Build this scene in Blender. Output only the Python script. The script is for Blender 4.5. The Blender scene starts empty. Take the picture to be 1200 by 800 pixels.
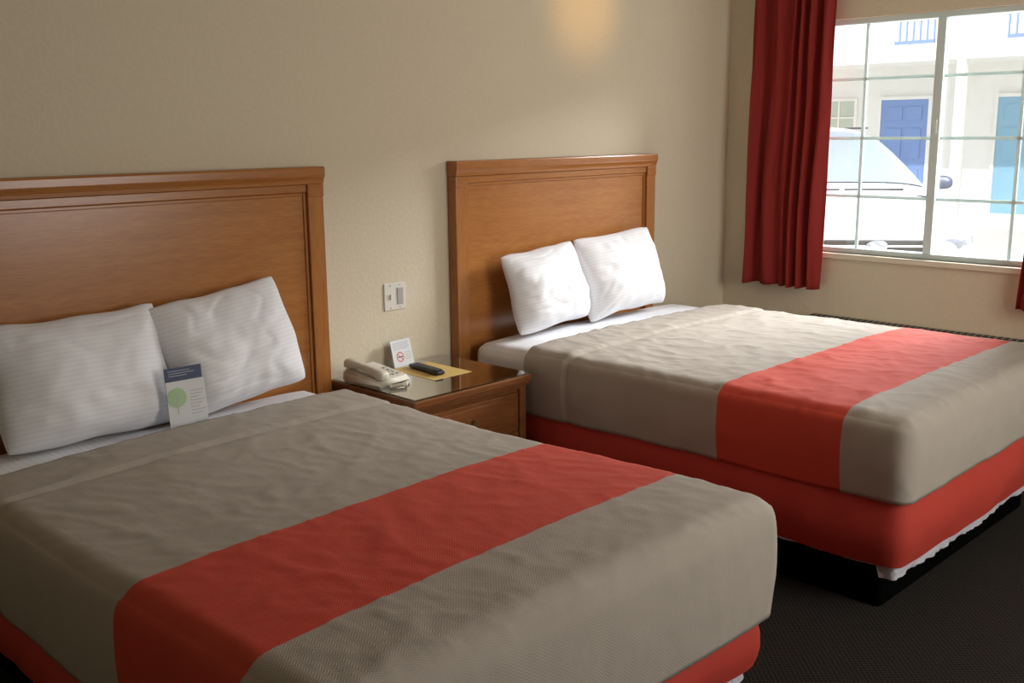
import bpy, bmesh, math, random
from mathutils import Vector, Matrix, noise, Euler
random.seed(4)
S=bpy.context.scene
col=S.collection
try:
    S.view_settings.view_transform='Standard'
    S.view_settings.look='None'
except Exception: pass
S.view_settings.exposure=0.0

# ---------------------------------------------------------------- materials
def newmat(name):
    m=bpy.data.materials.new(name); m.use_nodes=True
    nt=m.node_tree; b=nt.nodes['Principled BSDF']
    return m,nt,b
def N(nt,t,**k):
    n=nt.nodes.new(t)
    for a,v in k.items(): setattr(n,a,v)
    return n
def coords(nt,scale=(1,1,1)):
    tc=N(nt,'ShaderNodeTexCoord'); mp=N(nt,'ShaderNodeMapping')
    mp.inputs['Scale'].default_value=scale
    nt.links.new(tc.outputs['Object'],mp.inputs['Vector'])
    return mp.outputs['Vector']
def math_n(nt,op,a,b=None,c=None):
    n=N(nt,'ShaderNodeMath',operation=op)
    for i,v in enumerate((a,b,c)):
        if v is None: continue
        if isinstance(v,(int,float)): n.inputs[i].default_value=v
        else: nt.links.new(v,n.inputs[i])
    return n.outputs[0]
def mixc(nt,fac,a,b):
    n=N(nt,'ShaderNodeMix',data_type='RGBA')
    if isinstance(fac,(int,float)): n.inputs[0].default_value=fac
    else: nt.links.new(fac,n.inputs[0])
    for i,v in ((6,a),(7,b)):
        if isinstance(v,tuple): n.inputs[i].default_value=(*v[:3],1)
        else: nt.links.new(v,n.inputs[i])
    return n.outputs[2]
def bump(nt,b,h,strength=.3,dist=.01):
    n=N(nt,'ShaderNodeBump'); n.inputs['Strength'].default_value=strength
    n.inputs['Distance'].default_value=dist
    nt.links.new(h,n.inputs['Height']); nt.links.new(n.outputs[0],b.inputs['Normal'])
def simple(name,c,rough=.5,metal=0,nscale=40,var=.06,bstr=0,spec=.5,bdist=.002):
    m,nt,b=newmat(name)
    v=coords(nt); t=N(nt,'ShaderNodeTexNoise'); t.inputs['Scale'].default_value=nscale; t.inputs['Detail'].default_value=4
    nt.links.new(v,t.inputs['Vector'])
    c2=tuple(max(0,x*(1-var)) for x in c); c3=tuple(min(1,x*(1+var)) for x in c)
    nt.links.new(mixc(nt,t.outputs['Fac'],c2,c3),b.inputs['Base Color'])
    b.inputs['Roughness'].default_value=rough; b.inputs['Metallic'].default_value=metal
    b.inputs['Specular IOR Level'].default_value=spec
    if bstr: bump(nt,b,t.outputs['Fac'],bstr,bdist)
    return m
def wallmat(name,c):
    m,nt,b=newmat(name); v=coords(nt)
    a=N(nt,'ShaderNodeTexNoise'); a.inputs['Scale'].default_value=55; a.inputs['Detail'].default_value=5
    a2=N(nt,'ShaderNodeTexNoise'); a2.inputs['Scale'].default_value=130; a2.inputs['Detail'].default_value=3
    vz=N(nt,'ShaderNodeTexNoise'); vz.inputs['Scale'].default_value=1.3
    for t in(a,a2,vz): nt.links.new(v,t.inputs['Vector'])
    r=N(nt,'ShaderNodeValToRGB'); r.color_ramp.elements[0].position=.45; r.color_ramp.elements[1].position=.6
    nt.links.new(a.outputs['Fac'],r.inputs[0])
    h=math_n(nt,'ADD',r.outputs[0],math_n(nt,'MULTIPLY',a2.outputs['Fac'],.5))
    f=math_n(nt,'MULTIPLY_ADD',r.outputs[0],.35,math_n(nt,'MULTIPLY',vz.outputs['Fac'],.5))
    nt.links.new(mixc(nt,f,tuple(x*.97 for x in c),tuple(x*1.03 for x in c)),b.inputs['Base Color'])
    b.inputs['Roughness'].default_value=.7; b.inputs['Specular IOR Level'].default_value=.3
    bump(nt,b,h,.14,.003)
    return m
def woodmat(name,c1,c2,rough=.32,stretch=(1.2,8,9),spec=.5):
    m,nt,b=newmat(name); v=coords(nt,stretch)
    t=N(nt,'ShaderNodeTexNoise'); t.inputs['Scale'].default_value=2.6; t.inputs['Detail'].default_value=7; t.inputs['Distortion'].default_value=.3
    nt.links.new(v,t.inputs['Vector'])
    w=N(nt,'ShaderNodeTexNoise'); w.inputs['Scale'].default_value=18; w.inputs['Detail'].default_value=5
    nt.links.new(v,w.inputs['Vector'])
    f=math_n(nt,'ADD',math_n(nt,'MULTIPLY',t.outputs['Fac'],.8),math_n(nt,'MULTIPLY_ADD',w.outputs['Fac'],1.1,-.42))
    nt.links.new(mixc(nt,f,c1,c2),b.inputs['Base Color'])
    b.inputs['Roughness'].default_value=rough; b.inputs['Specular IOR Level'].default_value=spec
    bump(nt,b,w.outputs['Fac'],.04,.001)
    return m
def fabric(name,c,stripe=None,band=None,tilt=0,var=.06,rough=.75,bs=.22):
    m,nt,b=newmat(name)
    tc=N(nt,'ShaderNodeTexCoord'); sp=N(nt,'ShaderNodeSeparateXYZ'); nt.links.new(tc.outputs['Object'],sp.inputs[0])
    X,Y,Z=sp.outputs
    zig=math_n(nt,'PINGPONG',X,.011)
    ph=math_n(nt,'MULTIPLY',math_n(nt,'ADD',math_n(nt,'ADD',Y,Z),zig),2*math.pi/.008)
    s=math_n(nt,'SINE',ph)
    t=N(nt,'ShaderNodeTexNoise'); t.inputs['Scale'].default_value=10; t.inputs['Detail'].default_value=7
    nt.links.new(tc.outputs['Object'],t.inputs['Vector'])
    base=mixc(nt,t.outputs['Fac'],tuple(x*(1-var) for x in c),tuple(x*(1+var) for x in c))
    if stripe:
        yy=math_n(nt,'ADD',Y,math_n(nt,'MULTIPLY',X,tilt))
        f=math_n(nt,'MULTIPLY',math_n(nt,'GREATER_THAN',yy,band[0]),math_n(nt,'LESS_THAN',yy,band[1]))
        red=mixc(nt,t.outputs['Fac'],tuple(x*(1-var) for x in stripe),tuple(x*(1+var) for x in stripe))
        base=mixc(nt,f,base,red)
    wv=math_n(nt,'MULTIPLY_ADD',s,.5,.5)
    base=mixc(nt,math_n(nt,'MULTIPLY',wv,.04),base,(.02,.015,.01))
    nt.links.new(base,b.inputs['Base Color'])
    b.inputs['Roughness'].default_value=rough; b.inputs['Specular IOR Level'].default_value=.3
    h=math_n(nt,'ADD',math_n(nt,'MULTIPLY',s,.55),math_n(nt,'MULTIPLY',t.outputs['Fac'],8))
    bump(nt,b,h,bs,.0015)
    return m
def linen(name,c,axis=2,per=.022):
    m,nt,b=newmat(name)
    tc=N(nt,'ShaderNodeTexCoord'); sp=N(nt,'ShaderNodeSeparateXYZ'); nt.links.new(tc.outputs['Object'],sp.inputs[0])
    s=math_n(nt,'SINE',math_n(nt,'MULTIPLY',sp.outputs[axis],2*math.pi/per))
    f=math_n(nt,'GREATER_THAN',s,.2)
    nt.links.new(mixc(nt,f,c,tuple(x*.94 for x in c)),b.inputs['Base Color'])
    t=N(nt,'ShaderNodeTexNoise'); t.inputs['Scale'].default_value=8; t.inputs['Detail'].default_value=3
    nt.links.new(tc.outputs['Object'],t.inputs['Vector'])
    b.inputs['Roughness'].default_value=.7; b.inputs['Sheen Weight'].default_value=.15
    bump(nt,b,math_n(nt,'ADD',math_n(nt,'MULTIPLY',f,.04),t.outputs['Fac']),.3,.008)
    return m

M_wall=wallmat('wall_plaster',(.68,.605,.455))
M_ceil=simple('ceiling_paint',(.7,.66,.56),.9)
M_trim=simple('painted_trim',(.72,.66,.52),.5,var=.02)
def carpetmat():
    m,nt,b=newmat('carpet'); v=coords(nt,(1,1,1))
    sp=N(nt,'ShaderNodeSeparateXYZ'); nt.links.new(v,sp.inputs[0])
    sx=math_n(nt,'SINE',math_n(nt,'MULTIPLY',sp.outputs[0],2*math.pi/.020)); sy=math_n(nt,'SINE',math_n(nt,'MULTIPLY',sp.outputs[1],2*math.pi/.020))
    d=math_n(nt,'MULTIPLY',sx,sy)
    t=N(nt,'ShaderNodeTexNoise'); t.inputs['Scale'].default_value=160; nt.links.new(v,t.inputs['Vector'])
    f=math_n(nt,'MULTIPLY_ADD',d,.25,math_n(nt,'MULTIPLY',t.outputs['Fac'],.9))
    nt.links.new(mixc(nt,f,(.008,.007,.007),(.050,.043,.038)),b.inputs['Base Color'])
    b.inputs['Roughness'].default_value=.9; b.inputs['Specular IOR Level'].default_value=.15
    bump(nt,b,f,.8,.005)
    return m
M_carpet=carpetmat()
M_hb=woodmat('cherry_panel',(.30,.102,.022),(.50,.215,.058),.26,(.9,9,11))
M_hbf=woodmat('cherry_frame',(.29,.097,.021),(.48,.200,.052),.25,(.9,9,16))
M_hbs=woodmat('cherry_stile',(.29,.097,.021),(.48,.200,.052),.25,(16,9,.9))
M_ns=woodmat('nightstand_wood',(.11,.038,.013),(.26,.10,.034),.2,(1.2,9,14))
RED=(.64,.075,.044)
TAUPE=(.44,.39,.335)
M_spread1=fabric('bedspread_taupe_red_a',TAUPE,RED,(-1.82,-1.32),-.035)
M_spread2=fabric('bedspread_taupe_red_b',TAUPE,RED,(-1.845,-1.355),0.0)
M_red=fabric('red_skirt',(.48,.048,.032),bs=.12)
M_sheet=linen('white_sheet',(.82,.82,.85),0,.022)
M_pillow=linen('white_pillowcase',(.83,.83,.86),2,.015)
M_lining=simple('white_lining',(.52,.51,.57),.7,nscale=60,var=.1,bstr=.6,bdist=.01)
M_black=simple('black_base',(.003,.003,.003),1,spec=.0)
def curtainmat():
    m,nt,b=newmat('red_curtain'); v=coords(nt,(1,1,1))
    t=N(nt,'ShaderNodeTexNoise'); t.inputs['Scale'].default_value=300; nt.links.new(v,t.inputs['Vector'])
    nt.links.new(mixc(nt,t.outputs['Fac'],(.23,.023,.021),(.35,.040,.032)),b.inputs['Base Color'])
    b.inputs['Roughness'].default_value=.85; b.inputs['Specular IOR Level'].default_value=.15
    tr=N(nt,'ShaderNodeBsdfTranslucent'); tr.inputs[0].default_value=(.35,.03,.02,1)
    mx=N(nt,'ShaderNodeMixShader'); mx.inputs[0].default_value=.12
    nt.links.new(b.outputs[0],mx.inputs[1]); nt.links.new(tr.outputs[0],mx.inputs[2])
    nt.links.new(mx.outputs[0],nt.nodes['Material Output'].inputs[0]); return m
M_curt=curtainmat()
def vinyl(name,c):
    m,nt,b=newmat(name); v=coords(nt)
    t=N(nt,'ShaderNodeTexNoise'); t.inputs['Scale'].default_value=30; nt.links.new(v,t.inputs['Vector'])
    nt.links.new(mixc(nt,t.outputs['Fac'],tuple(x*.98 for x in c),c),b.inputs['Base Color'])
    b.inputs['Roughness'].default_value=.4
    tr=N(nt,'ShaderNodeBsdfTranslucent'); tr.inputs[0].default_value=(.74,.80,.76,1)
    mx=N(nt,'ShaderNodeMixShader'); mx.inputs[0].default_value=.24
    nt.links.new(b.outputs[0],mx.inputs[1]); nt.links.new(tr.outputs[0],mx.inputs[2])
    nt.links.new(mx.outputs[0],nt.nodes['Material Output'].inputs[0]); return m
M_vinyl=vinyl('milky_vinyl_grid',(.64,.80,.80))
def glassmat(name,tint=(1,1,1),k=.5,base=.03):
    m,nt,b=newmat(name); nt.nodes.remove(b)
    t=N(nt,'ShaderNodeBsdfTransparent'); t.inputs[0].default_value=(*tint,1)
    gl=N(nt,'ShaderNodeBsdfGlossy'); gl.inputs['Roughness'].default_value=.03
    lw=N(nt,'ShaderNodeLayerWeight'); lw.inputs[0].default_value=.5
    f=math_n(nt,'MINIMUM',math_n(nt,'MULTIPLY_ADD',math_n(nt,'POWER',lw.outputs['Facing'],4.0),k,base),.9)
    mx=N(nt,'ShaderNodeMixShader'); nt.links.new(f,mx.inputs[0])
    nt.links.new(t.outputs[0],mx.inputs[1]); nt.links.new(gl.outputs[0],mx.inputs[2])
    nt.links.new(mx.outputs[0],nt.nodes['Material Output'].inputs[0]); return m
M_glass=glassmat('window_glass',(.98,.985,.985),.15)
M_nsglass=glassmat('glass_sheet',(.93,.95,.94),2.8,.10)
M_frame=simple('window_aluminium',(.66,.77,.76),.4,var=.02)
M_cream=simple('phone_plastic',(.66,.61,.50),.4,var=.02)
M_creamd=simple('phone_button',(.50,.47,.40),.45,var=.02)
M_white=simple('white_plastic',(.74,.71,.64),.35,var=.02)
M_grey=simple('grey_plastic',(.42,.41,.38),.4,var=.02)
M_blackp=simple('black_plastic',(.015,.015,.017),.35,var=.02)
M_btn=simple('remote_button',(.12,.12,.13),.5,var=.02)
M_paper=simple('white_paper',(.66,.67,.67),.7,var=.02)
M_yellow=simple('manila_paper',(.66,.46,.15),.6,var=.05)
M_navy=simple('navy_print',(.02,.035,.10),.5)
M_green=simple('green_print',(.38,.54,.30),.6)
M_ink=simple('grey_ink',(.40,.42,.46),.6)
M_redink=simple('red_ink',(.6,.06,.05),.6)
M_metal=simple('brass_metal',(.5,.36,.16),.35,metal=1,var=.03)
M_dark=simple('dark_slot',(.02,.018,.015),.6)
M_facade=simple('facade_stucco',(.84,.83,.79),.9,nscale=5,bstr=.1)
M_blue=simple('blue_door_paint',(.20,.31,.60),.5)
M_bluel=simple('light_blue_paint',(.26,.46,.60),.5)
M_rail=simple('blue_railing_paint',(.27,.38,.60),.5)
M_fwin=simple('curtained_window',(.50,.58,.47),.3,var=.15,nscale=6)
M_ground=simple('asphalt',(.58,.56,.54),.9,nscale=12,bstr=.2)
M_car=simple('silver_car_paint',(.33,.35,.38),.4,metal=.0,var=.01,spec=.35)
M_cargrey=simple('grey_car_cladding',(.10,.105,.11),.6)
M_carglass=simple('car_glass',(.16,.19,.22),.3,var=.02,spec=.3)
M_carmirror=simple('car_mirror_plastic',(.05,.06,.09),.4,var=.02)
M_tire=simple('tire_rubber',(.02,.02,.02),.8)
M_chrome=simple('chrome',(.7,.7,.72),.15,metal=1)
M_lampg=simple('headlight_glass',(.14,.15,.17),.15)

# ---------------------------------------------------------------- mesh helpers
def obj(name,verts,faces,mat,parent=None,smooth=False,loc=(0,0,0),rot=(0,0,0)):
    me=bpy.data.meshes.new(name); me.from_pydata([tuple(v) for v in verts],[],faces); me.update()
    if mat: me.materials.append(mat)
    if smooth:
        for p in me.polygons: p.use_smooth=True
    o=bpy.data.objects.new(name,me); col.objects.link(o)
    o.location=loc; o.rotation_euler=rot
    if parent: o.parent=parent
    return o
def frombm(name,bm,mat,parent=None,smooth=False,loc=(0,0,0),rot=(0,0,0)):
    bmesh.ops.recalc_face_normals(bm,faces=bm.faces)
    me=bpy.data.meshes.new(name); bm.to_mesh(me); bm.free()
    if mat: me.materials.append(mat)
    if smooth:
        for p in me.polygons: p.use_smooth=True
    o=bpy.data.objects.new(name,me); col.objects.link(o); o.location=loc; o.rotation_euler=rot
    if parent: o.parent=parent
    return o
def addbox(bm,x0,x1,y0,y1,z0,z1,bev=0,seg=2):
    r=bmesh.ops.create_cube(bm,size=1); vs=r['verts']
    for v in vs:
        v.co=Vector(((x0+x1)/2+v.co.x*(x1-x0),(y0+y1)/2+v.co.y*(y1-y0),(z0+z1)/2+v.co.z*(z1-z0)))
    if bev:
        es=set(e for v in vs for e in v.link_edges)
        bmesh.ops.bevel(bm,geom=list(es),offset=bev,segments=seg,affect='EDGES',profile=.5)
def boxes(name,lst,mat,parent=None,bev=0,loc=(0,0,0),rot=(0,0,0),seg=2):
    bm=bmesh.new()
    for b in lst: addbox(bm,*b,bev=bev,seg=seg)
    return frombm(name,bm,mat,parent,loc=loc,rot=rot)
def addcyl(bm,p0,p1,r0,r1=None,n=24):
    r1=r0 if r1 is None else r1
    p0=Vector(p0);p1=Vector(p1);d=p1-p0;q=d.to_track_quat('Z','Y').to_matrix()
    A=[];B=[]
    for i in range(n):
        a=2*math.pi*i/n; c=Vector((math.cos(a),math.sin(a),0))
        A.append(bm.verts.new(p0+q@(c*r0))); B.append(bm.verts.new(p1+q@(c*r1)))
    for i in range(n): bm.faces.new((A[i],A[(i+1)%n],B[(i+1)%n],B[i]))
    bm.faces.new(A[::-1]); bm.faces.new(B)
def loft(name,st,mat,parent=None,n=28,p=3.5,axis='x',loc=(0,0,0),rot=(0,0,0),smooth=True):
    V=[];Fc=[]
    for (t,cy,cz,hw,hh) in st:
        for i in range(n):
            a=2*math.pi*i/n; c,s=math.cos(a),math.sin(a)
            u=cy+hw*math.copysign(abs(c)**(2/p),c); v=cz+hh*math.copysign(abs(s)**(2/p),s)
            V.append((t,u,v) if axis=='x' else (u,t,v))
    for k in range(len(st)-1):
        for i in range(n):
            j=(i+1)%n; Fc.append((k*n+i,k*n+j,(k+1)*n+j,(k+1)*n+i))
    Fc.append(tuple(range(n))[::-1]); Fc.append(tuple((len(st)-1)*n+i for i in range(n)))
    o=obj(name,V,Fc,mat,parent,smooth,loc,rot)
    bm=bmesh.new(); bm.from_mesh(o.data); bmesh.ops.recalc_face_normals(bm,faces=bm.faces); bm.to_mesh(o.data); bm.free()
    return o
def empty(name,loc,label,cat,rot=(0,0,0),group=None):
    e=bpy.data.objects.new(name,None); col.objects.link(e); e.location=loc; e.rotation_euler=rot
    e.empty_display_size=.1
    e['label']=label; e['category']=cat
    if group: e['group']=group
    return e
def tag(o,label,cat,group=None):
    o['label']=label; o['category']=cat
    if group: o['group']=group
def struct(o): o['kind']='structure'; return o

# ---------------------------------------------------------------- room shell
XR=2.226; XL=-4.4; YF=-5.2; H=2.55
WY0,WY1=-2.02,-.41; WZ0,WZ1=.944,2.183
struct(boxes('floor',[(XL-.15,XR+.15,YF-.15,.15,-.1,0)],M_carpet))
struct(boxes('ceiling',[(XL-.15,XR+.15,YF-.15,.15,H,H+.1)],M_ceil))
struct(boxes('wall_back',[(XL-.15,XR,0,.15,0,H)],M_wall))
struct(boxes('wall_left',[(XL-.15,XL,YF,0,0,H)],M_wall))
struct(boxes('wall_front',[(XL-.15,XR,YF-.15,YF,0,H)],M_wall))
struct(boxes('wall_right',[(XR,XR+.15,YF-.15,.15,0,WZ0),(XR,XR+.15,YF-.15,.15,WZ1,H),
      (XR,XR+.15,WY1,.15,WZ0,WZ1),(XR,XR+.15,YF-.15,WY0,WZ0,WZ1)],M_wall))
struct(boxes('baseboard_back',[(XL,XR-.02,-.012,0,0,.09)],M_trim,bev=.003))
struct(boxes('baseboard_right',[(XR-.012,XR,YF,-.012,0,.09)],M_trim,bev=.003))
# window
w=empty('window_1',(XR+.03,-1.215,WZ0),'','')
del w['label'];del w['category']; struct(w)
hw=(WY1-WY0)/2; hh=WZ1-WZ0
fr=.028
struct(boxes('window_frame',[(0,.07,-hw,hw,0,fr),(0,.07,-hw,hw,hh-fr,hh),(0,.07,-hw,-hw+fr,fr,hh-fr),(0,.07,hw-fr,hw,fr,hh-fr),
      (-.005,.05,-.022,.022,fr,hh-fr)],M_frame,w,bev=.003))
mt=[]
for sgn in(-1,1):
    y0,y1=(-hw+fr,-.022) if sgn<0 else (.022,hw-fr)
    ym=sgn*.403
    mt.append((.022,.034,ym-.008,ym+.008,fr,hh-fr))
    for k in(1,2,3):
        z=hh*k/4; mt.append((.023,.033,y0,y1,z-.008,z+.008))
struct(boxes('window_muntin',mt,M_vinyl,w))
struct(boxes('window_pane',[(.038,.042,-hw+fr,hw-fr,fr,hh-fr)],M_glass,w))
struct(boxes('window_latch',[(-.016,-.005,-.012,.012,hh*.52,hh*.52+.07)],M_frame,w,bev=.003))
struct(boxes('trim_1',[(XR-.025,XR+.03,WY0-.02,WY1+.02,WZ0-.03,WZ0)],M_trim,bev=.004))

# ---------------------------------------------------------------- curtains
def curtain(name,yA0,yA1,yB0,yB1,z0,z1,label,folds,seed):
    nc,nr=240,50; V=[];Fc=[]
    for r in range(nr+1):
        v=r/nr; z=z1+(z0-z1)*v
        for c in range(nc+1):
            u=c/nc
            y0=yA0+(yB0-yA0)*v; y1=yA1+(yB1-yA1)*v
            y=y0+(y1-y0)*u
            ph=2*math.pi*folds*(u+.06*math.sin(2*math.pi*u*1.3+seed)+.045*noise.noise(Vector((u*3,v*2.2,seed))))
            amp=(.028+.016*math.sin(u*9+seed)+.016*noise.noise(Vector((u*5,v*2,seed+3))))*(.7+.4*v)
            x=amp*math.sin(ph)+.010*math.sin(2.3*ph+v*3)*noise.noise(Vector((u*4,v*3,seed+9)))*2
            if v<.035: x*=.5
            V.append((x,y,z+(.004*math.sin(ph) if r==nr else 0)))
    for r in range(nr):
        for c in range(nc):
            a=r*(nc+1)+c; Fc.append((a,a+1,a+nc+2,a+nc+1))
    o=obj(name,V,Fc,M_curt,None,True,loc=(XR-.078,0,0))
    s=o.modifiers.new('thick','SOLIDIFY'); s.thickness=.003
    tag(o,label,'curtain','window curtains')
    return o
curtain('curtain',-.20,-.695,-.185,-.675,.745,2.40,'pleated dark red fabric curtain gathered beside the window',6.0,1.0)
curtain('curtain',-1.80,-2.28,-1.705,-2.24,.745,2.40,'pleated dark red curtain hanging at the window edge',5.5,2.4)
rod=empty('curtain_rod',(XR-.078,-1.2,2.42),'slim off-white metal curtain rod above the window','curtain rod')
bm=bmesh.new(); addcyl(bm,(0,1.08,0),(0,-1.12,0),.011); frombm('rod',bm,M_trim,rod,True)
for yy in(1.05,-1.1):
    boxes('bracket',[(-.005,.078,yy-.012,yy+.012,-.02,.02)],M_trim,rod,bev=.003)

# ---------------------------------------------------------------- wall heater
ht=empty('wall_heater',(XR-.002,-1.30,0),'long cream wall heater unit with a dark top vent','heater')
boxes('housing',[(-.12,0,-.72,.72,.14,.595)],M_wall,ht,bev=.012)
boxes('vent',[(-.085,-.03,-.67,.67,.595,.599)],M_dark,ht)
boxes('vent_fin',[(-.088,-.027,y,y+.003,.597,.601) for y in [(-.67+.0335*i) for i in range(41)]],M_grey,ht)
for yy in(-.6,.5): boxes('foot',[(-.11,0,yy,yy+.1,0,.14)],M_trim,ht)

# ---------------------------------------------------------------- headboards
def headboard(x0,x1,label):
    cx=(x0+x1)/2; w=(x1-x0)/2
    e=empty('headboard',(cx,0,0),label,'headboard',group='wooden headboards')
    boxes('panel',[(-w+.08,w-.08,-.038,-.002,.30,1.42)],M_hb,e,bev=.001)
    for s in(-1,1):
        xa,xb=sorted((s*(w-.004),s*(w-.076)))
        xm0,xm1=sorted((s*(w-.077),s*(w-.090)))
        boxes('stile',[(xa,xb,-.057,-.003,.04,1.4285),(xm0,xm1,-.045,-.003,.30,1.398)],M_hbs,e,bev=.003)
        boxes('corner_block',[(xa-.0015,xb+.0015,-.0610,-.020,1.380,1.4292)],M_hbf,e,bev=.004)
    boxes('rail',[(-w+.078,w-.078,-.052,-.003,1.398,1.4290),(-w+.091,w-.091,-.045,-.003,1.384,1.3975)],M_hbf,e,bev=.003)
    boxes('rail',[(-w+.078,w-.078,-.05,-.003,.30,.38)],M_hbf,e,bev=.003)
    prof=[(-.002,1.430),(-.061,1.430),(-.062,1.442),(-.065,1.450),(-.069,1.458),(-.070,1.464),(-.070,1.488),(-.068,1.4935),(-.063,1.4956),(-.002,1.4956)]
    n=len(prof);V=[];
    for s in(-1,1):
        for (y,z) in prof:
            ins=(.001+(.070+y)*.2)
            V.append((s*(w-max(0,min(.003,ins))) ,y,z))
    Fc=[(i,(i+1)%n,n+(i+1)%n,n+i) for i in range(n)]+[tuple(range(n))[::-1],tuple(range(n,2*n))]
    obj('crown',V,Fc,M_hbf,e)
    return e
headboard(-2.155,-.686,'cherry wood headboard with crown moulding behind the taupe bed')
headboard(.008,1.462,'cherry wood headboard with crown moulding near the window')

# ---------------------------------------------------------------- cloth shells
def nz(x,y,z=0): return noise.noise(Vector((x,y,z)))
def shell(name,x0,x1,yh,yf,zt,zb,r,step,mat,parent,disp=None,loc=(0,0,0),solid=0,headr=False):
    vid={};V=[];Fc=[]
    def vert(p):
        k=(round(p[0],4),round(p[1],4),round(p[2],4))
        if k in vid: return vid[k]
        c=Vector((min(max(p[0],x0+r),x1-r),max(p[1],yf+r),min(p[2],zt-r)))
        if headr: c.y=min(c.y,yh-r)
        d=Vector(p)-c
        n=d.normalized() if d.length>1e-9 else Vector((0,0,1))
        q=c+n*r
        if disp: q=q+disp(q,n)
        V.append(q); vid[k]=len(V)-1; return vid[k]
    def lin(a,b):
        n=max(2,int(round(abs(b-a)/step))); return [a+(b-a)*i/n for i in range(n+1)]
    xs,ys,zs=lin(x0,x1),lin(yh,yf),lin(zt,zb)
    def grid(A,B,f):
        for i in range(len(A)-1):
            for j in range(len(B)-1):
                Fc.append(tuple(vert(f(a,b)) for a,b in((A[i],B[j]),(A[i+1],B[j]),(A[i+1],B[j+1]),(A[i],B[j+1]))))
    grid(xs,ys,lambda a,b:(a,b,zt))
    grid(ys,zs,lambda a,b:(x0,a,b)); grid(ys,zs,lambda a,b:(x1,a,b))
    grid(xs,zs,lambda a,b:(a,yf,b))
    if headr: grid(xs,zs,lambda a,b:(a,yh,b))
    bm=bmesh.new(); bv=[bm.verts.new(v) for v in V]
    for f in Fc:
        if len(set(f))==4:
            try: bm.faces.new([bv[i] for i in f])
            except ValueError: pass
    bmesh.ops.recalc_face_normals(bm,faces=bm.faces)
    me=bpy.data.meshes.new(name); bm.to_mesh(me); bm.free(); me.materials.append(mat)
    if me.polygons:
        tp=max(me.polygons,key=lambda p:p.center.z)
        if tp.normal.z<0: me.flip_normals()
    for p in me.polygons: p.use_smooth=True
    o=bpy.data.objects.new(name,me); col.objects.link(o); o.location=loc
    if parent: o.parent=parent
    if solid:
        s=o.modifiers.new('thick','SOLIDIFY'); s.thickness=solid; s.offset=-1
    return o

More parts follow.
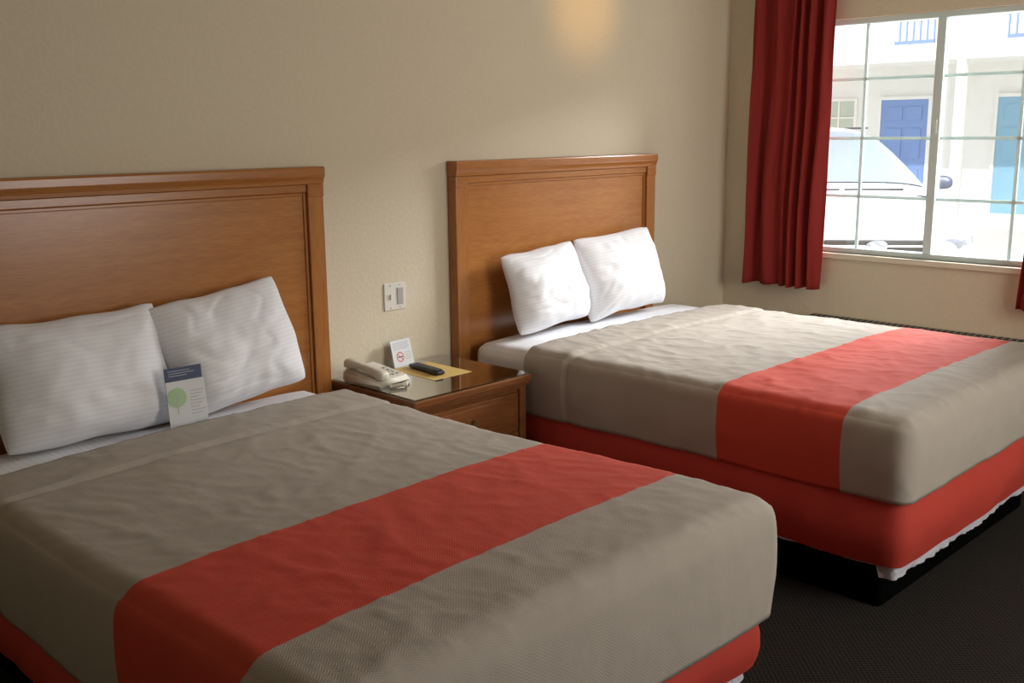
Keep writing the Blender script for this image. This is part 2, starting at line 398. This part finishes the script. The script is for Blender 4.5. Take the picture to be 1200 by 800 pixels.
def bed(x0,x1,zt,hem,z0,seed,mat,lab,loosen,hd,shear,ox0,ox1,of,rr,flift):
    cx=(x0+x1)/2; w=(x1-x0)/2; yo=-.065; L=2.126-.065
    e=empty('bed',(cx,yo,0),lab,'bed',group='hotel beds')
    boxes('platform_base',[(-w+.10,w-.10,-L+.10,-.02,0,z0+.02)],M_black,e,bev=.012)
    def d1(q,n):
        low=max(0,min(1,(hem-q.z)/(hem-z0)))
        a=.012*nz(q.x*3+seed,q.y*3,q.z*5)+.006*nz(q.x*9+seed,q.y*9,q.z*9)
        return Vector((n.x,n.y,0))*(a+.022*math.sin(low*math.pi)) + Vector((0,0,.012*nz(q.x*4+seed,q.y*4,3)*low))
    shell('box_spring_skirt',-w,w,-.01,-L,hem+.06,z0,.05,.03,M_red,e,d1)
    V=[];Fc=[]
    per=[];st=.012
    def lin(a,b,c,d):
        n=int(math.hypot(c-a,d-b)/st); return [(a+(c-a)*i/n,b+(d-b)*i/n) for i in range(n)]
    ins=.030
    per+=lin(w-ins,-.02,w-ins,-L+ins); per+=lin(w-ins,-L+ins,-w+ins,-L+ins); per+=lin(-w+ins,-L+ins,-w+ins,-.02)
    rows=7
    for (x,y) in per:
        foot=1.0 if y<-L+.08 else .45
        dep=(.066+.018*nz(x*3+seed,y*3,1))*foot
        nx,ny=(0,-1) if y<-L+ins+.001 else ((1,0) if x>0 else (-1,0))
        for k in range(rows):
            v=k/(rows-1)
            c=(.010*nz(x*12+seed,y*12,v*3)+.007*nz(x*40,y*40,v*9+seed))*(.3+v)
            V.append((x+nx*(c+.004*v),y+ny*(c+.004*v),z0+.018-dep*v))
    for i in range(len(per)-1):
        for k in range(rows-1):
            a=i*rows+k; Fc.append((a,a+1,a+rows+1,a+rows))
    obj('skirt_lining',V,Fc,M_lining,e,True)
    def d2(q,n):
        return n*(.004*nz(q.x*6+seed,q.y*6,q.z*6))+Vector((0,0,-.008*min(1,abs(q.x/w))**4 if n.z>.5 else 0))
    shell('mattress',-w+.016,w-.016,-.005,-L+.03,zt-.018,hem+.045,.07,.03,M_sheet,e,d2,headr=True)
    def d3(q,n):
        u=q.x/w
        a=0
        wx=q.x+.3*nz(q.x*1.1+seed,q.y*1.1,5)
        wy=q.y+.3*nz(q.x*1.1,q.y*1.1+seed,9)
        rg=1-abs(nz(wx*2.2+seed,wy*4.0,q.z*3))*4.4
        rg2=1-abs(nz(wx*5+seed*2,wy*4.2,q.z*4))*4.6
        rg3=1-abs(nz(wx*10+seed,wy*7+wx*4,q.z*5))*4.2
        rg4=1-abs(nz(wx*18+seed,wy*13-wx*7,q.z*5))*4
        top=1.0 if n.z>.7 else .5
        a+=loosen*top*(.0036*max(0,rg)**1.6+.0034*max(0,rg2)**1.6+.0032*max(0,rg3)**1.6+.0026*max(0,rg4)**1.6)
        a+=.003*nz(q.x*1.7+seed,q.y*1.7,q.z*2)
        back=hd-q.y
        a+=.006*max(0,min(1,(.24-back)/.02))
        if .235<back<.26: a-=.004
        t=max(0,min(1,(zt-q.z)/(zt-hem)))
        if n.z<.7:
            a+=.012*math.sin(t*math.pi)*1.0
            a+=loosen*.009*nz(q.x*4+seed,q.y*4,q.z*1.5)*t
        o=n*a
        if n.z>.5: o.z+=-.006*abs(u)**4+.008*(1-u*u)
        k=max(0,min(1,(back-.6)/1.0)); o.z+=flift*k*k*(3-2*k)*(1-t)
        if t>.8: o.z+=.008*nz(q.x*3+seed,q.y*3,7)
        o.y+=shear*u*max(0,1-back/.7)
        return o
    bs=shell('bedspread',-w-ox0,w+ox1,hd,-L-of,zt,hem,rr,.014,mat,None,d3,loc=(cx,yo,0),solid=.008)
    return e,bs
b1,s1=bed(-2.21,-.80,.667,.365,.22,1.3,M_spread1,'full size bed with red box spring skirt beside the nightstand',.65,-.31,.06,.01,.030,.035,.064,.028)
tag(s1,'taupe quilted bedspread with a wide red band, smooth and tucked','bedspread','bedspreads')
b2,s2=bed(.055,1.60,.708,.425,.195,7.7,M_spread2,'full size bed with red box spring skirt near the window',1.0,-.38,.0,.008,.012,.012,.056,.0)
tag(s2,'taupe quilted bedspread with a red band, loosely wrinkled','bedspread','bedspreads')

# ---------------------------------------------------------------- pillows
def pillow(loc,w,h,th,lean,roll,yaw,seed,label):
    n=64; V=[];Fc=[];idx={}
    for side in(0,1):
        for i in range(n+1):
            for j in range(n+1):
                u=-1+2*i/n; v=-1+2*j/n
                u=math.sin(u*math.pi/2)*.4+u*.6; v=math.sin(v*math.pi/2)*.4+v*.6
                edge=(i in(0,n) or j in(0,n))
                if side==1 and edge: idx[(1,i,j)]=idx[(0,i,j)]; continue
                pu=u*(1-.035*(1-abs(v)**1.6)*abs(u)**3-.035*abs(u*v)**6)
                pv=v*(1-.05*(1-abs(u)**1.6)*abs(v)**3-.035*abs(u*v)**6)
                prof=max(0,(1-abs(u)**2.9))**.56*max(0,(1-abs(v)**2.9))**.56
                seam=min(1,min(1-abs(u),1-abs(v))*6)
                t=th*.5*prof
                t*=1+.28*(-v)
                wu=u+.35*nz(u*1.3+seed,v*1.3,3); wv_=v+.35*nz(u*1.3,v*1.3+seed,6)
                wr=.012*nz(u*1.5+seed,v*1.5,side*3)+.004*nz(u*5+seed,v*4,side*3)
                wr+=-.0045*max(0,1-abs(nz(wu*1.1+seed,wv_*2.4,side*5+1))*6)*seam
                ang=math.atan2(v,u); rad=max(abs(u),abs(v))
                wr+=.009*math.sin(ang*16+seed+3*nz(u*2,v*2,seed))*max(0,rad-.55)*seam*(.6+.8*nz(u*2,v*2,seed+4))
                y=(t+wr*seam*prof**.3)*(-1 if side==0 else .5)
                x=pu*w/2+.014*nz(v*1.5+seed,u,4); z=pv*h/2+.014*nz(u*1.5+seed,v,8)
                V.append((x,y,z)); idx[(side,i,j)]=len(V)-1
    for side in(0,1):
        for i in range(n):
            for j in range(n):
                f=(idx[(side,i,j)],idx[(side,i+1,j)],idx[(side,i+1,j+1)],idx[(side,i,j+1)])
                Fc.append(f if side==0 else f[::-1])
    o=obj('pillow',V,Fc,M_pillow,None,True,loc=loc)
    o.rotation_euler=(Matrix.Rotation(yaw,3,'Z')@Matrix.Rotation(-lean,3,'X')@Matrix.Rotation(roll,3,'Y')).to_euler()
    tag(o,label,'pillow','white bed pillows'); return o
R=math.radians
pillow((-1.732,-.160,.853),.58,.42,.22,R(17),R(0),R(0),1.1,'white striped-satin pillow leaning on the headboard')
pillow((-1.200,-.168,.876),.54,.42,.22,R(17),R(-6.5),R(2),4.6,'white striped-satin pillow tilted up behind a tent card')
pillow((.478,-.165,.898),.53,.385,.22,R(15),R(-3),R(3),8.2,'white striped-satin pillow standing against the headboard')
pillow((1.025,-.168,.914),.60,.415,.22,R(15),R(-3),R(-1),12.9,'white striped-satin pillow leaning by the headboard end')

# ---------------------------------------------------------------- tent card on bed
tcx=empty('tent_card',(-1.464,-.335,.657),'small navy card behind a pale leaflet with green tree emblem','card',rot=(R(-6),0,R(-3)))
boxes('navy_card',[(-.068,.062,.0016,.003,0,.21)],M_navy,tcx)
boxes('header_text',[(-.055,.02,.0010,.0017,.198,.200),(-.055,.035,.0010,.0017,.190,.192),(-.055,.01,.0010,.0017,.182,.184)],M_ink,tcx)
boxes('leaflet',[(-.068,.068,0,.0014,0,.165)],M_paper,tcx)
boxes('body_text',[(.012,.062-.01*(k%3),-.0010,-.0003,.125-.011*k,.1275-.011*k) for k in range(8)]+[(-.05,.055,-.001,-.0003,.012,.015)],M_ink,tcx)
bm=bmesh.new()
addcyl(bm,(-.034,-.0012,.110),(-.034,0,.110),.033,n=40)
addbox(bm,-.0350,-.0330,-.0012,0,.055,.080)
frombm('tree_emblem',bm,M_green,tcx)
bm=bmesh.new()
for a in(-50,-25,0,25,50):
    c=math.sin(R(a)); d=math.cos(R(a))
    addcyl(bm,(-.034,-.0014,.086),(-.034+c*.024,-.0014,.086+d*.036),.0007,n=6)
frombm('tree_branches',bm,M_paper,tcx)

# ---------------------------------------------------------------- nightstand
ns=empty('nightstand',(-.35,0,0),'dark reddish wood nightstand with glass top and drawers','nightstand')
hwn=.32
boxes('body',[(-hwn+.02,hwn-.02,-.515,-.02,.08,.575),(-hwn+.04,hwn-.04,-.49,-.03,0,.08)],M_ns,ns,bev=.004)
for xa,xb in((-hwn+.012,-hwn+.05),(hwn-.05,hwn-.012)):
    boxes('corner_post',[(xa,xb,-.53,-.49,.06,.575)],M_ns,ns,bev=.005)
boxes('top',[(-hwn,hwn,-.555,-.012,.598,.628),(-hwn+.008,hwn-.008,-.545,-.012,.582,.6),(-hwn+.016,hwn-.016,-.535,-.012,.57,.584)],M_ns,ns,bev=.006)
boxes('glass_top',[(-hwn+.01,hwn-.01,-.545,-.02,.6285,.6345)],M_nsglass,ns,bev=.0015)
for z0_,z1_ in((.40,.555),(.225,.385),(.095,.21)):
    d=boxes('drawer',[(-hwn+.058,hwn-.058,-.528,-.514,z0_,z1_),(-hwn+.075,hwn-.075,-.533,-.527,z0_+.018,z1_-.018)],M_ns,ns,bev=.003)
    bm=bmesh.new(); zc=(z0_+z1_)/2
    addcyl(bm,(0,-.533,zc),(0,-.545,zc),.006,.006,16); addcyl(bm,(0,-.545,zc),(0,-.556,zc),.015,.012,20)
    k=frombm('knob',bm,M_metal,d)
TZ=.6347
p=boxes('manila_sheet',[(-.105,.105,-.14,.14,0,.0012)],M_yellow,None,loc=(-.298,-.22,TZ)); tag(p,'yellow manila paper sheet under the remote control','paper')
rm=empty('remote_control',(-.32,-.215,TZ+.0013),'black television remote control lying on yellow paper','remote control',rot=(0,0,R(-6)))
rm.scale=(1,1.08,1)
loft('casing',[(-.098,0,.011,.018,.006),(-.094,0,.011,.022,.0095),(-.05,0,.0115,.0235,.011),(.03,0,.0115,.022,.011),(.085,0,.011,.023,.010),(.097,0,.010,.019,.007)],M_blackp,rm,axis='y',p=4)
for i in range(9):
    for j in range(3):
        boxes('button',[(-.014+.0105*j,-.014+.0105*j+.007,-.085+.018*i,-.085+.018*i+.008,.0215,.0240)],M_btn,rm)
# phone
ph=empty('telephone',(-.580,-.200,TZ),'beige desk telephone with corded handset on the nightstand','telephone',rot=(0,0,R(8)))
ph.scale=(.92,1.05,1.15)
V=[(-.095,-.11,0),(.105,-.11,0),(.105,.10,0),(-.095,.10,0),(-.09,-.105,.022),(.10,-.105,.022),(.10,.095,.050),(-.09,.095,.050)]
bm=bmesh.new(); bv=[bm.verts.new(v) for v in V]
for f in((3,2,1,0),(4,5,6,7),(0,1,5,4),(1,2,6,5),(2,3,7,6),(3,0,4,7)): bm.faces.new([bv[i] for i in f])
bmesh.ops.bevel(bm,geom=bm.edges[:],offset=.010,segments=3,affect='EDGES')
frombm('base',bm,M_cream,ph,True)
sl=math.atan2(.028,.2)
boxes('faceplate',[(-.022,.09,-.095,.085,-.001,.0015)],M_white,ph,loc=(0,0,.0375),rot=(sl,0,0),bev=.001)
for i in range(4):
    for j in range(3):
        x=.0+j*.028; y=-.075+i*.024
        boxes('button',[(x,x+.019,y,y+.013,.001,.006)],M_creamd,ph,loc=(0,0,.0375),rot=(sl,0,0),bev=.0015)
loft('handset',[(-.104,0,.0,.018,.010),(-.098,0,.002,.025,.016),(-.074,0,.003,.027,.018),(-.056,0,.006,.023,.015),(-.03,0,.009,.019,.011),(.03,0,.009,.019,.011),(.056,0,.006,.023,.015),(.074,0,.003,.027,.018),(.098,0,.002,.025,.016),(.104,0,0,.018,.010)],M_cream,ph,axis='y',p=3,loc=(-.058,-.005,.052),rot=(sl,0,0))
cu=bpy.data.curves.new('cord','CURVE'); cu.dimensions='3D'; cu.bevel_depth=.0022; sp=cu.splines.new('POLY')
P=[]
for i in range(420):
    t=i/419; a=t*2*math.pi*34
    base=Vector((-.06+.13*t+.02*math.sin(t*6), -.125-.03*math.sin(math.pi*t), .0085))
    P.append(base+Vector((0,math.cos(a)*.005,math.sin(a)*.005)))
sp.points.add(len(P)-1)
for i,q in enumerate(P): sp.points[i].co=(*q,1)
cu.materials.append(M_cream); co=bpy.data.objects.new('cord',cu); col.objects.link(co)
dg=bpy.context.evaluated_depsgraph_get(); me=bpy.data.meshes.new_from_object(co.evaluated_get(dg)); bpy.data.objects.remove(co)
c2=bpy.data.objects.new('cord',me); col.objects.link(c2); c2.parent=ph
# no smoking tent sign
sg=empty('no_smoking_sign',(-.31,-.062,TZ),'small white no smoking card standing against the wall','sign',rot=(R(-14),0,R(6)))
sg.scale=(.92,.92,.92)
boxes('card',[(-.065,.065,0,.0015,0,.125)],M_paper,sg)
bm=bmesh.new()
n=32
for i in range(n):
    a0,a1=2*math.pi*i/n,2*math.pi*(i+1)/n
    q=[bm.verts.new((math.cos(a)*r-.018,-.0008,.045+math.sin(a)*r)) for a,r in((a0,.024),(a1,.024),(a1,.019),(a0,.019))]
    bm.faces.new(q)
q=[bm.verts.new((x-.018,-.0009,.045+z)) for x,z in((-.016,.013),(-.013,.016),(.016,-.013),(.013,-.016))]; bm.faces.new(q)
frombm('prohibition_ring',bm,M_redink,sg)
boxes('cigarette_symbol',[(-.033,-.002,-.0006,-.0001,.0425,.0475)],M_blackp,sg)
boxes('printed_text',[(-.052,.05-.008*(k%2),-.0008,-.0002,.108-.009*k,.1115-.009*k) for k in range(4)]+[(.015,.055,-.0008,-.0002,.06-.01*k,.063-.01*k) for k in range(4)],M_ink,sg)

# ---------------------------------------------------------------- light switch
sw=empty('light_switch',(-.306,0,.931),'double wall switch plate in off-white plastic','light switch')
boxes('plate',[(-.059,.059,-.006,0,-.059,.059)],M_white,sw,bev=.003)
boxes('toggle',[(-.030,-.022,-.014,-.005,-.012,.012)],M_white,sw,bev=.002)
rk=boxes('rocker',[(.010,.042,-.010,-.005,-.036,.036)],M_grey,sw,bev=.002); rk['label']='grey rocker switch'
for x in(-.026,.026):
    for z in(-.048,.048):
        bm=bmesh.new(); addcyl(bm,(x,-.0055,z),(x,-.0075,z),.003,n=12); frombm('screw',bm,M_grey,sw)

# ---------------------------------------------------------------- exterior
GZ=-.05
g=boxes('ground',[(XR+.15,30,-25,30,GZ-.1,GZ)],M_ground); struct(g)
bd=empty('motel_building',(16.3,4,GZ),'two storey cream motel wing with blue doors and balcony','building')
boxes('facade_wall',[(0,.3,-16,16,0,7)],M_facade,bd)
boxes('walkway',[(-1.6,0,-16,16,0,.12)],M_facade,bd)
boxes('balcony_slab',[(-1.5,0,-16,16,2.75,2.95)],M_facade,bd)
def rail(y0,y1,z):
    L=[(-1.47,-1.43,y0,y1,z+.9,z+.95),(-1.47,-1.43,y0,y1,z+.06,z+.12)]
    y=y0
    while y<y1: L.append((-1.46,-1.44,y,y+.03,z+.06,z+.94)); y+=.12
    boxes('railing',L,M_rail,bd)
rail(.21,.91,2.98); rail(-4,-.97,2.98)
boxes('balcony_wall',[(-1.5,-1.4,.95,16,2.95,3.35)],M_facade,bd)
def fdoor(y0,mat,z=.12,w_=.91):
    d=boxes('door',[(-.05,0,y0,y0+w_,z,z+2.03)],mat,bd)
    boxes('door_panel',[(-.065,-.051,y0+a*w_/.91,y0+b*w_/.91,z+c,z+e_) for a,b in((.12,.42),(.49,.79)) for c,e_ in((.2,.75),(.95,1.5),(1.65,1.9))],mat,d)
    boxes('door_frame',[(-.07,-.001,y0-.06,y0-.001,z,z+2.03),(-.07,-.001,y0+w_+.001,y0+w_+.06,z,z+2.03),(-.07,-.001,y0-.06,y0+w_+.06,z+2.031,z+2.09)],M_facade,d)
fdoor(4.84-4,M_blue); fdoor(2.69-4,M_bluel)
def fwin(y0,y1,z0,z1):
    o=boxes('window',[(-.03,0,y0,y1,z0,z1)],M_fwin,bd)
    L=[(-.06,-.001,y0-.05,y0,z0,z1),(-.06,-.001,y1,y1+.05,z0,z1),(-.06,-.001,y0-.05,y1+.05,z0-.05,z0-.001),(-.06,-.001,y0-.05,y1+.05,z1+.001,z1+.05)]
    n=4
    for k in range(1,n): y=y0+(y1-y0)*k/n; L.append((-.05,-.031,y-.015,y+.015,z0,z1))
    for k in range(1,3): z=z0+(z1-z0)*k/3; L.append((-.052,-.032,y0,y1,z-.015,z+.015))
    boxes('window_grille',L,M_facade,o)
fwin(2.3,3.6,1.2,2.15); fwin(2.3,3.5,3.9,5.0)
for y in (-3.2,-.35,4.4):
    boxes('post',[(-1.5,-1.36,y,y+.14,.12,2.75)],M_facade,bd)

# car
car=empty('car',(5.50,.60,GZ),'silver sport utility car parked outside the window','car',rot=(0,0,R(38)))
loft('body',[(0,0,.57,.66,.15),(.03,0,.58,.75,.20),(.10,0,.60,.82,.25),(.25,0,.62,.87,.30),(.5,0,.635,.90,.335),(.8,0,.65,.915,.36),(1.35,0,.67,.92,.395),(2.2,0,.68,.92,.42),(3.6,0,.69,.92,.43),(4.3,0,.68,.90,.42),(4.55,0,.67,.84,.37),(4.6,0,.67,.78,.33)],M_car,car,p=3.4,n=64)
loft('bumper',[(-.05,0,.44,.68,.10),(-.02,0,.44,.79,.14),(.1,0,.44,.87,.16),(.4,0,.41,.925,.16),(1.4,0,.34,.935,.12),(3.4,0,.34,.935,.12),(4.3,0,.42,.92,.17),(4.66,0,.42,.80,.14)],M_cargrey,car,p=3.5,n=48)
cst=[(1.15,1.03,.84,.84),(1.35,1.13,.83,.80),(1.6,1.27,.82,.75),(1.85,1.41,.81,.69),(2.1,1.53,.80,.64),(2.35,1.61,.80,.61),(2.7,1.66,.79,.59),(3.4,1.67,.79,.59),(4.0,1.62,.79,.59),(4.3,1.48,.79,.62),(4.52,1.15,.78,.70)]
ZB=.96
def cab(st,ang,off=0):
    x,zt,wb,wt=st; p=3.2
    c,s=math.cos(ang),math.sin(ang)
    z=(zt-ZB+off)*abs(s)**(2/p); y=(wb+off)*math.copysign(abs(c)**(2/p),c)
    f=z/max(.01,zt-ZB)
    y*=1-(1-wt/wb)*f
    return (x-off*.6,y,ZB+z)
def cabpatch(name,sts,a0,a1,na,off,mat,par):
    V=[];Fc=[]
    for st_ in sts:
        for i in range(na+1): V.append(cab(st_,a0+(a1-a0)*i/na,off))
    for k in range(len(sts)-1):
        for i in range(na):
            Fc.append((k*(na+1)+i,k*(na+1)+i+1,(k+1)*(na+1)+i+1,(k+1)*(na+1)+i))
    return obj(name,V,Fc,mat,par,True)
cb=cabpatch('cabin',cst,0,math.pi,48,0,M_car,car)
cabpatch('windshield',cst[1:6],R(34),R(146),30,.012,M_carglass,car)
for s in(-1,1):
    a0,a1=(R(3),R(22)) if s>0 else (R(158),R(177))
    cabpatch('side_window',cst[5:7]+[(3.0,1.665,.79,.59)],a0,a1,6,.010,M_carglass,car)
    cabpatch('side_window',[(3.1,1.668,.79,.59)]+cst[7:9],a0,a1,6,.010,M_carglass,car)
    loft('mirror',[(1.70,s*1.00,1.10,.05,.035),(1.73,s*1.00,1.11,.10,.065),(1.80,s*1.00,1.11,.11,.07),(1.84,s*1.00,1.11,.09,.055)],M_carmirror,car,p=2.6)
    loft('headlight',[(.01,s*.62,.67,.09,.045),(.05,s*.65,.68,.12,.06),(.22,s*.75,.69,.115,.06)],M_lampg,car,p=3)
    bm=bmesh.new(); addcyl(bm,(2.7,s*.44,1.655),(3.9,s*.44,1.65),.012,n=10); frombm('roof_rack',bm,M_cargrey,car)
    for xw in(.95,3.7):
        bm=bmesh.new(); addcyl(bm,(xw,s*.74,.34),(xw,s*.95,.34),.34,n=36); wh=frombm('wheel',bm,M_tire,car)
        bm=bmesh.new(); addcyl(bm,(xw,s*.945,.34),(xw,s*.96,.34),.21,.19,n=30); frombm('hubcap',bm,M_chrome,wh)
boxes('grille',[(-.02,.05,-.44,.44,.61,.71)],M_dark,car,bev=.01)
boxes('grille_bar',[(-.03,.0,-.44,.44,.65,.67)],M_chrome,car,bev=.004)
boxes('lower_intake',[(-.055,.06,-.50,.50,.37,.47)],M_dark,car,bev=.01)
loft('emblem',[(-.045,0,.66,.09,.045),(-.02,0,.66,.10,.05)],M_chrome,car,p=2)
boxes('wiper',[(1.22,1.25,-.5,.05,1.068,1.080)],M_blackp,car)
boxes('wiper',[(1.22,1.25,.1,.6,1.068,1.080)],M_blackp,car)

# ---------------------------------------------------------------- camera
yaw,pit,rol=R(45.2108),R(11.5552),R(.5849)
F=Vector((math.sin(yaw)*math.cos(pit),math.cos(yaw)*math.cos(pit),-math.sin(pit)))
R0=Vector((math.cos(yaw),-math.sin(yaw),0)); U0=R0.cross(F)
Rr=R0*math.cos(rol)-U0*math.sin(rol); U=U0*math.cos(rol)+R0*math.sin(rol)
cam=bpy.data.cameras.new('camera'); co=bpy.data.objects.new('camera',cam); col.objects.link(co)
mw=Matrix((( Rr.x,U.x,-F.x,-3.0841),(Rr.y,U.y,-F.y,-3.4686),(Rr.z,U.z,-F.z,1.6295),(0,0,0,1)))
co.matrix_world=mw; cam.sensor_fit='HORIZONTAL'; cam.sensor_width=36; cam.lens=1215.31*36/1200; cam.clip_start=.05; cam.clip_end=200
S.camera=co

# ---------------------------------------------------------------- light
wd=bpy.data.worlds.new('sky'); S.world=wd; wd.use_nodes=True
bg=wd.node_tree.nodes['Background']; bg.inputs[0].default_value=(.90,.95,1,1); bg.inputs[1].default_value=1.15
def light(name,typ,loc,tgt,energy,color,**k):
    l=bpy.data.lights.new(name,typ); l.energy=energy; l.color=color
    for a,v in k.items(): setattr(l,a,v)
    o=bpy.data.objects.new(name,l); col.objects.link(o); o.location=loc
    o.rotation_euler=(Vector(tgt)-Vector(loc)).to_track_quat('-Z','Y').to_euler(); return o
light('sun','SUN',(0,0,10),(8,3,0),3.5,(1,.98,.95),angle=R(1))
light('sky_panel','AREA',(7.0,-2.6,4.2),(.0,-1.1,.7),2200,(.96,.98,1),shape='RECTANGLE',size=5,size_y=2.0)
light('room_lamp','SPOT',(.93,-1.1,2.50),(.94,0,2.24),26,(1,.56,.15),spot_size=R(33),spot_blend=1,shadow_soft_size=.08)
light('room_fill','AREA',(.3,-5.0,1.7),(.4,-1,.7),68,(1,.97,.92),shape='RECTANGLE',size=1.6,size_y=1.8)  # unseen fill light added at the front of the room; no door there
